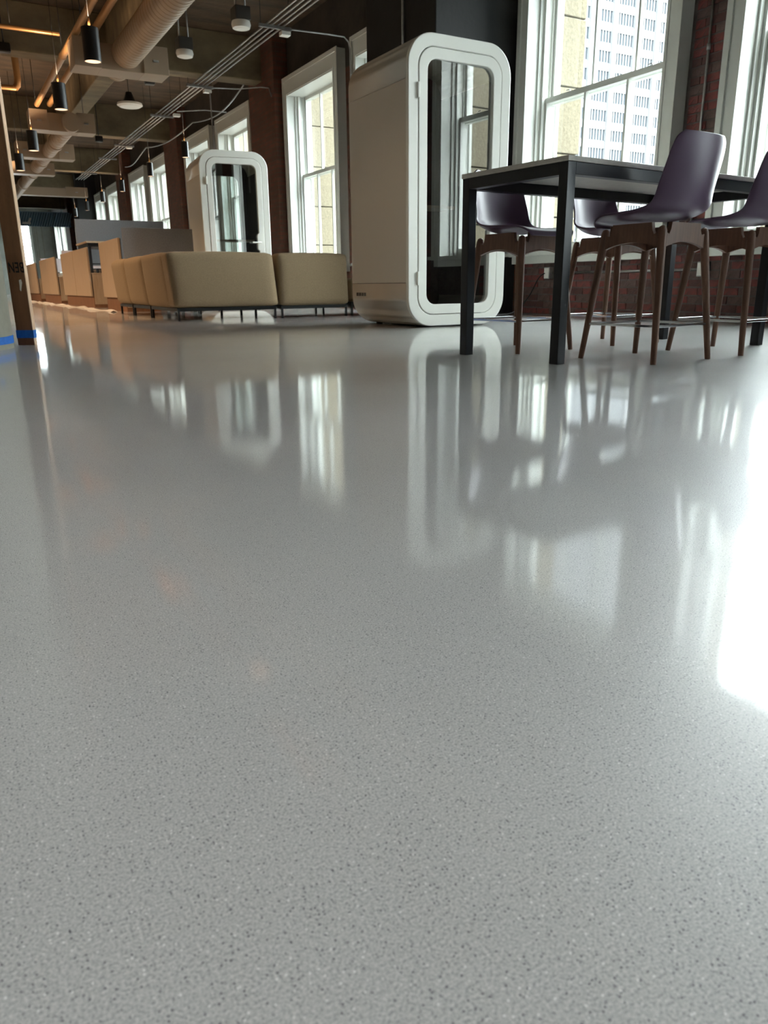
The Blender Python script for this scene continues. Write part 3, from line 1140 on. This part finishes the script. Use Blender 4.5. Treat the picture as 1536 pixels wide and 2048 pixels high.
spiral_duct('spiral_duct', 2.757, 3.50, 0.19, -6.0, 12.95, 'large ribbed air duct running overhead toward the camera')
spiral_duct('spiral_duct', 2.70, 3.46, 0.15, 17.2, 34.0, 'farther air duct with rings beyond the second cross duct', 0.3, (17.2, 19.6, 22.4, 24.8, 27.5))


def trunk(y0, z0, x0, x1, h, d, label):
    root = empty('rectangular_duct', ((x0 + x1) / 2, y0, z0), label, 'duct', 'rectangular cross ducts under the ceiling')
    w = (x1 - x0) / 2
    # two boxes with a slightly smaller middle sleeve
    MB().box(-w, -w * 0.45, 0, d, 0, h).build('end_box', M['duct'], root, bevel=0.004)
    MB().box(w * 0.45, w, 0, d, 0, h).build('end_box', M['duct'], root, bevel=0.004)
    MB().box(-w * 0.45, w * 0.45, 0.03, d - 0.0, 0.0, h - 0.04).build('middle_sleeve', M['duct'], root, bevel=0.004)
    for s in (-0.72, 0.72):
        MB().box(s * w - 0.04, s * w + 0.04, -0.012, 0, h * 0.42, h * 0.5).build('damper_handle', M['steel'], root)
        MB().tube([(s * w, d / 2, h), (s * w, d / 2, CEIL - z0)], 0.006, 6).build('hanger_rod', M['black'], root)


trunk(12.18, 3.28, 2.05, 3.34, 0.36, 0.46, 'nearest rectangular cross duct the ribbed duct ends at')
trunk(17.28, 3.30, 1.96, 3.16, 0.36, 0.42, 'second rectangular cross duct, above the oak cabinets')
trunk(20.9, 3.30, 2.0, 3.27, 0.34, 0.40, 'third rectangular cross duct from the camera')
trunk(23.7, 3.28, 2.05, 3.15, 0.30, 0.40, 'fourth rectangular cross duct from the camera')
trunk(29.5, 3.35, 2.3, 4.9, 0.30, 0.40, 'farthest and widest rectangular cross duct')

for X, Z, yb, lab in ((2.20, 3.70, 17.1, 'left of the two warm lit pipes running along the duct'), (2.42, 3.74, 17.2, 'right of the two warm lit pipes running along the duct')):
    root = empty('overhead_pipe', (X, -6, Z), lab, 'pipe', 'pair of overhead pipes beside the duct')
    MB().tube([(0, 0, 0), (-0.10 if X < 2.3 else -0.08, yb + 6, 0)], 0.048, 16).build('pipe_run', M['pipe'], root)
    for yy in (2, 6, 9.5, 13.5, 16.0, 19.5):
        MB().tube([(-0.1 * yy / 23, yy, 0), (-0.1 * yy / 23 - 0.0, yy + 0.06, 0)], 0.055, 16).build('coupling', M['pipe'], root)
        MB().tube([(-0.1 * yy / 23, yy + 0.03, 0.05), (-0.1 * yy / 23, yy + 0.03, CEIL - Z)], 0.005, 6).build('hanger_rod', M['black'], root)

# conduit bank on trapeze struts
ZB = 3.96
for k in range(4):
    X = 4.64 + k * 0.085
    tag(MB().tube([(X, -6, ZB), (X, 30.0, ZB)], 0.0135, 8).build('conduit', M['steel']),
        ('leftmost', 'second from left', 'third from left', 'rightmost')[k] + ' steel conduit of the bank of four under the ceiling', 'conduit', 'bank of steel conduits under the ceiling')
for k, y in enumerate((4.2, 8.0, 11.55, 15.34, 18.23, 22.31, 24.67, 28.0)):
    root = empty('trapeze_strut', (4.76, y, ZB - 0.035), 'steel strut carrying the conduits, %s' % (
        'out of view near the table', 'just out of view above the booth', 'nearest one in view, above the window', 'second one in view, at the first beam',
        'third one in view', 'fourth one in view', 'fifth one in view', 'farthest one')[k], 'strut', 'struts carrying the conduit bank')
    MB().box(-0.25, 0.25, -0.02, 0.02, -0.02, 0.02).build('channel', M['steel'], root)
    for s in (-0.22, 0.22):
        MB().tube([(s, 0, 0.02), (s, 0, CEIL - ZB + 0.035)], 0.005, 6).build('hanger_rod', M['black'], root)


def branch(pts, label, r=0.012, name='conduit_branch'):
    return tag(MB().tube(pts, r, 8).build(name, M['steel']), label, 'conduit')


branch([(5.02, 11.55, 3.93), (5.6, 11.5, 3.93), (5.85, 11.5, 3.93), (5.93, 11.52, 3.88), (5.96, 11.53, 3.78), (5.97, 11.53, 0.9)], 'conduit bending down the wall beside the narrow window')
branch([(5.02, 15.36, 3.93), (5.5, 15.3, 3.95), (5.8, 14.9, 3.93), (5.84, 14.6, 3.86), (5.84, 14.5, 3.7)], 'conduit branching off to the first brick pilaster')
branch([(4.92, 17.6, 3.92), (5.5, 17.5, 3.98), (5.95, 17.4, 3.96)], 'short conduit branch over the window above the small booth')
branch([(4.95, 15.36, 3.84), (4.95, 15.36, 3.2), (4.93, 15.3, 2.6), (4.93, 15.3, 2.23)], 'conduit dropping from the white junction box toward the small booth', 0.014)
pts = []
for k in range(40):
    t = k / 39
    y = 14.6 + 11 * t
    pts.append((5.35 + 0.12 * math.sin(t * 7), y, 3.86 - 0.14 * abs(math.sin(t * 9.4))))
branch(pts, 'wavy flexible cable looping below the ceiling along the windows', 0.013, 'flexible_cable')
for y, x, lab in ((11.6, 4.93, 'white junction box under the nearest strut'), (15.42, 4.92, 'white junction box at the first beam'),
                  (17.75, 4.95, 'white junction box past the first beam'), (22.2, 4.86, 'white junction box at the fourth strut')):
    tag(MB().box(x - 0.07, x + 0.07, y - 0.06, y + 0.06, ZB - 0.115, ZB - 0.06).build('junction_box', M['whitebox'], bevel=0.006), lab, 'junction box', 'white junction boxes on the conduits')

# ceiling devices
for i, (x, y, z, kind, lab) in enumerate(((3.86, 13.1, 3.88, 0, 'white round ceiling speaker beside the ribbed duct'),
                                (4.19, 11.4, 3.88, 0, 'white round ceiling speaker nearest the top edge'),
                                (3.86, 17.2, 3.88, 1, 'white disc lamp with a black heat sink over the sofa'))):
    root = empty('ceiling_device', (x, y, z), lab, 'speaker' if kind == 0 else 'lamp')
    if kind == 0:
        MB().box(-0.11, 0.11, -0.11, 0.11, 0.0, 0.17).build('housing', M['gasket'], root, bevel=0.01)
        MB().tube([(0, 0, 0), (0, 0, -0.04), (0, 0, -0.085), (0, 0, -0.10)], [0.125, 0.135, 0.12, 0.07], 24).build('grille', M['whitebox'], root)
        for s in (-0.07, 0.07):
            MB().tube([(s, 0, 0.17), (s, 0, CEIL - z)], 0.012, 8).build('hanger_rod', M['steel'], root)
    else:
        MB().tube([(0, 0, 0), (0, 0, 0.05), (0, 0, 0.12), (0, 0, 0.22)], [0.17, 0.13, 0.09, 0.06], 20).build('heat_sink', M['black'], root)
        MB().tube([(0, 0, 0.02), (0, 0, -0.02), (0, 0, -0.05)], [0.24, 0.25, 0.20], 28).build('diffuser', M['whitebox'], root)
        MB().tube([(0, 0, 0.2), (0, 0, CEIL - z)], 0.008, 8).build('hanger_rod', M['black'], root)


# pendants
def pendant(x, y, z, r, h, label, group, power, cone=110):
    root = empty('pendant_lamp', (x, y, z), label, 'lamp', group)
    n = 20
    mb = MB().tube([(0, 0, -h / 2), (0, 0, h / 2)], r, n, caps=False)
    mb.tube([(0, 0, -h / 2), (0, 0, h / 2)], r - 0.006, n, caps=False)
    c1 = [(r * math.cos(2 * PI * k / n), r * math.sin(2 * PI * k / n)) for k in range(n)]
    c2 = [((r - 0.006) * math.cos(2 * PI * k / n), (r - 0.006) * math.sin(2 * PI * k / n)) for k in range(n)]
    mb.prism(c1, 'z', -h / 2 - 0.001, -h / 2, c2).prism(c1, 'z', h / 2, h / 2 + 0.001, c2)
    mb.build('cylinder_shade', M['black'], root)
    MB().prism([(q[0] * 0.98, q[1] * 0.98) for q in c2], 'z', -h / 2 + 0.006, -h / 2 + 0.012).build('diffuser', M['lamp'], root)
    MB().tube([(0, 0, h / 2 - 0.1), (0, 0, h / 2 + 0.10)], 0.012, 8).build('stem', M['pipe'], root)
    MB().tube([(0, 0, h / 2 + 0.10), (0, 0, CEIL - z)], 0.004, 6).build('cord', M['black'], root)
    if power:
        for sgn, pw, ang in ((-1, power, cone), (1, power * 0.8, 120)):
            ld = bpy.data.lights.new('bulb', 'SPOT')
            ld.energy = pw
            ld.color = (1.0, 0.68, 0.42)
            ld.spot_size = math.radians(ang)
            ld.spot_blend = 0.6
            ld.shadow_soft_size = r * 0.7
            lo = bpy.data.objects.new('bulb', ld)
            C.objects.link(lo)
            lo.parent = root
            lo.location = (0, 0, sgn * (h / 2 + 0.012))
            if sgn > 0:
                lo.rotation_euler.x = PI
    return root


for y, lab in ((5.6, 'black cylinder pendant mirrored as a warm dot in the floor'),
               (10.1, 'largest black cylinder pendant, in front of the cross duct'), (12.85, 'black cylinder pendant second in the left row'),
               (16.75, 'black cylinder pendant third in the left row'), (19.6, 'black cylinder pendant fourth and smallest in the left row'),
               (23.5, 'black cylinder pendant of the left row hidden behind the board')):
    pendant(1.90, y, 3.0, 0.095, 0.34, lab, 'left row of pendant lamps', 40 if y > 9 else 10)
for y, lab in ((16.45, 'black cylinder pendant beside the small booth top'), (19.5, 'black cylinder pendant in front of the right window of a far pair'),
               (22.85, 'black cylinder pendant hanging before the brown pier'), (25.8, 'black cylinder pendant in front of the fifth far window'),
               (28.8, 'black cylinder pendant left of the far windows'), (31.4, 'black cylinder pendant at the far end near the blue baffle')):
    pendant(4.70, y, 3.0, 0.07, 0.29, lab, 'right row of pendant lamps', 18)
# pendants added out of view on the left for warm light from there
for k in range(7):
    pendant(-1.2, 5.6 + 4.2 * k + (1.2 if k else 0), 3.0, 0.095, 0.34, 'added black cylinder pendant out of view on the left, %s from the camera' % ('first', 'second', 'third', 'fourth', 'fifth', 'sixth', 'seventh')[k], 'pendants added out of view on the left', 200 if 0 < k < 5 else 3, 150)

# fill lights, added behind the camera for floor brightness
for i, (x, y) in enumerate(FILL):
    root = empty('fill_light', (x, y, 3.95), 'added slim fill light behind the camera, %s' % (
        'left rear', 'left middle', 'left front', 'right rear', 'right middle', 'right front')[i],
        'lamp', 'added fill lights behind the camera')
    MB().box(-0.05, 0.05, -0.75, 0.75, 0.0, 0.06).build('housing', M['black'], root, bevel=0.004)
    MB().box(-0.042, 0.042, -0.74, 0.74, -0.004, 0.0).build('diffuser', M['fill_white'], root)
    for yy in (-0.6, 0.6):
        MB().tube([(0, yy, 0.06), (0, yy, CEIL - 3.95)], 0.003, 6).build('cord', M['black'], root)
    ld = bpy.data.lights.new('tube', 'AREA')
    ld.shape = 'RECTANGLE'
    ld.size, ld.size_y = 0.08, 1.48
    ld.energy = FILL_W
    ld.color = (1.0, 0.975, 0.94)
    ld.spread = math.radians(95)
    lo = bpy.data.objects.new('tube', ld)
    C.objects.link(lo)
    lo.parent = root
    lo.location = (0, 0, -0.008)

# cross pipes and small sensors at the left
for k, (x0, x1, y, z, lab) in enumerate(((0.4, 2.05, 13.2, 3.9, 'thin sprinkler pipe crossing under the first beam at the left edge'),
                                         (0.4, 1.75, 16.9, 3.9, 'lower sprinkler pipe with an elbow near the left edge'))):
    root = empty('sprinkler_pipe', (x0, y, z), lab, 'pipe')
    MB().tube([(0, 0, 0), (x1 - x0, 0, 0)], 0.03 + 0.015 * k, 12).build('pipe_run', M['pipe'], root)
    if k:
        MB().tube([(x1 - x0 - 0.02, 0, 0), (x1 - x0 + 0.03, 0, 0.05), (x1 - x0 + 0.05, 0, 0.16), (x1 - x0 + 0.05, 0, CEIL - z)], 0.06, 12).build('elbow', M['pipe'], root)
    for xx in (0.3, 1.0):
        MB().tube([(xx, 0, 0.02), (xx, 0, CEIL - z)], 0.006, 6).build('hanger_rod', M['black'], root)
for x, y, z, lab in ((4.05, 16.2, 4.05, 'small black sensor box beside the white disc lamp'), (4.0, 21.6, 3.85, 'small black sensor box near the second beam'),
                     (1.45, 14.9, 3.98, 'small black box hanging at the left edge of the picture')):
    root = empty('ceiling_sensor', (x, y, z), lab, 'sensor')
    MB().box(-0.09, 0.09, -0.07, 0.07, 0, 0.14).build('housing', M['black'], root, bevel=0.02)
    MB().tube([(0, 0, 0.13), (0, 0, CEIL - z)], 0.01, 8).build('hanger_rod', M['black'], root)

# far blue baffle
root = empty('ceiling_baffle', (3.2, 40.0, 3.08), 'blue slatted ceiling baffle at the far end of the room', 'baffle')
for k in range(24):
    MB().obox((0.10 + k * 0.105, 0.13, 0.30), (0.04, 0.12, 0.64), ry=0.35).build('slat', M['baffle'], root)
for k in range(8):
    MB().box(0, 2.6, 0.45 + k * 0.28, 0.50 + k * 0.28, 0.18, 0.66).build('rear_slat', M['baffle'], root)
MB().box(0, 2.55, 0.2, 0.24, 0.0, 0.60).build('face_panel', M['bafflepanel'], root)
for x in (0.3, 2.2):
    MB().tube([(x, 0.3, 0.6), (x, 0.3, CEIL - 3.08)], 0.01, 6).build('hanger_rod', M['black'], root)
MB().obox((0.62, -0.03, 0.12), (0.34, 0.02, 0.09)).obox((0.76, -0.03, 0.24), (0.08, 0.02, 0.22), ry=0.5).build('white_emblem', M['whitebox'], root)
# vertical conduits on pier and column
tag(MB().tube([(WX - 0.03, 5.05, 0.62), (WX - 0.03, 5.05, 3.6)], 0.011, 8).tube([(WX - 0.03, 5.05, 2.28), (WX - 0.03, 5.05, 2.33)], 0.018, 8).build('conduit_riser', M['steel']),
    'thin grey conduit running up the brick pier between the windows', 'conduit')
tag(MB().tube([(4.935, 8.25, 2.0), (4.935, 8.25, CEIL)], 0.016, 8).tube([(4.935, 8.25, 2.72), (4.935, 8.25, 2.78)], 0.024, 8).build('conduit_riser', M['steel']),
    'grey conduit running up the charcoal column above the booth', 'conduit')
# low wall conduit with outlet boxes
root = empty('outlet_conduit', (WX - 0.03, 6.9, 0.46), 'steel conduit with two outlet boxes low on the brick wall', 'conduit')
MB().tube([(0, 0, 0), (0, -2.05, 0)], 0.012, 8).build('pipe_run', M['steel'], root)
for y in (0.05, -2.05):
    b = MB().box(-0.045, 0.03, y - 0.045, y + 0.045, -0.065, 0.065).build('outlet_box', M['steel'], root, bevel=0.005)
    MB().box(-0.05, -0.044, y - 0.036, y + 0.036, -0.055, 0.055).build('cover_plate', M['whitebox'], b)
# wall hook beside the booth
# power cord from the booth to the outlet
pts = [(WX - 0.09, 6.96, 0.46), (6.0, 7.0, 0.40), (5.85, 6.98, 0.2), (5.6, 6.95, 0.03), (5.1, 6.8, 0.012), (4.7, 6.62, 0.012), (4.34, 6.55, 0.03)]
sm = [catmull(pts, k / 40) for k in range(41)]
tag(MB().tube(sm, 0.006, 8).build('power_cord', M['black']), 'black power cord sagging from the wall outlet to the booth', 'cord')
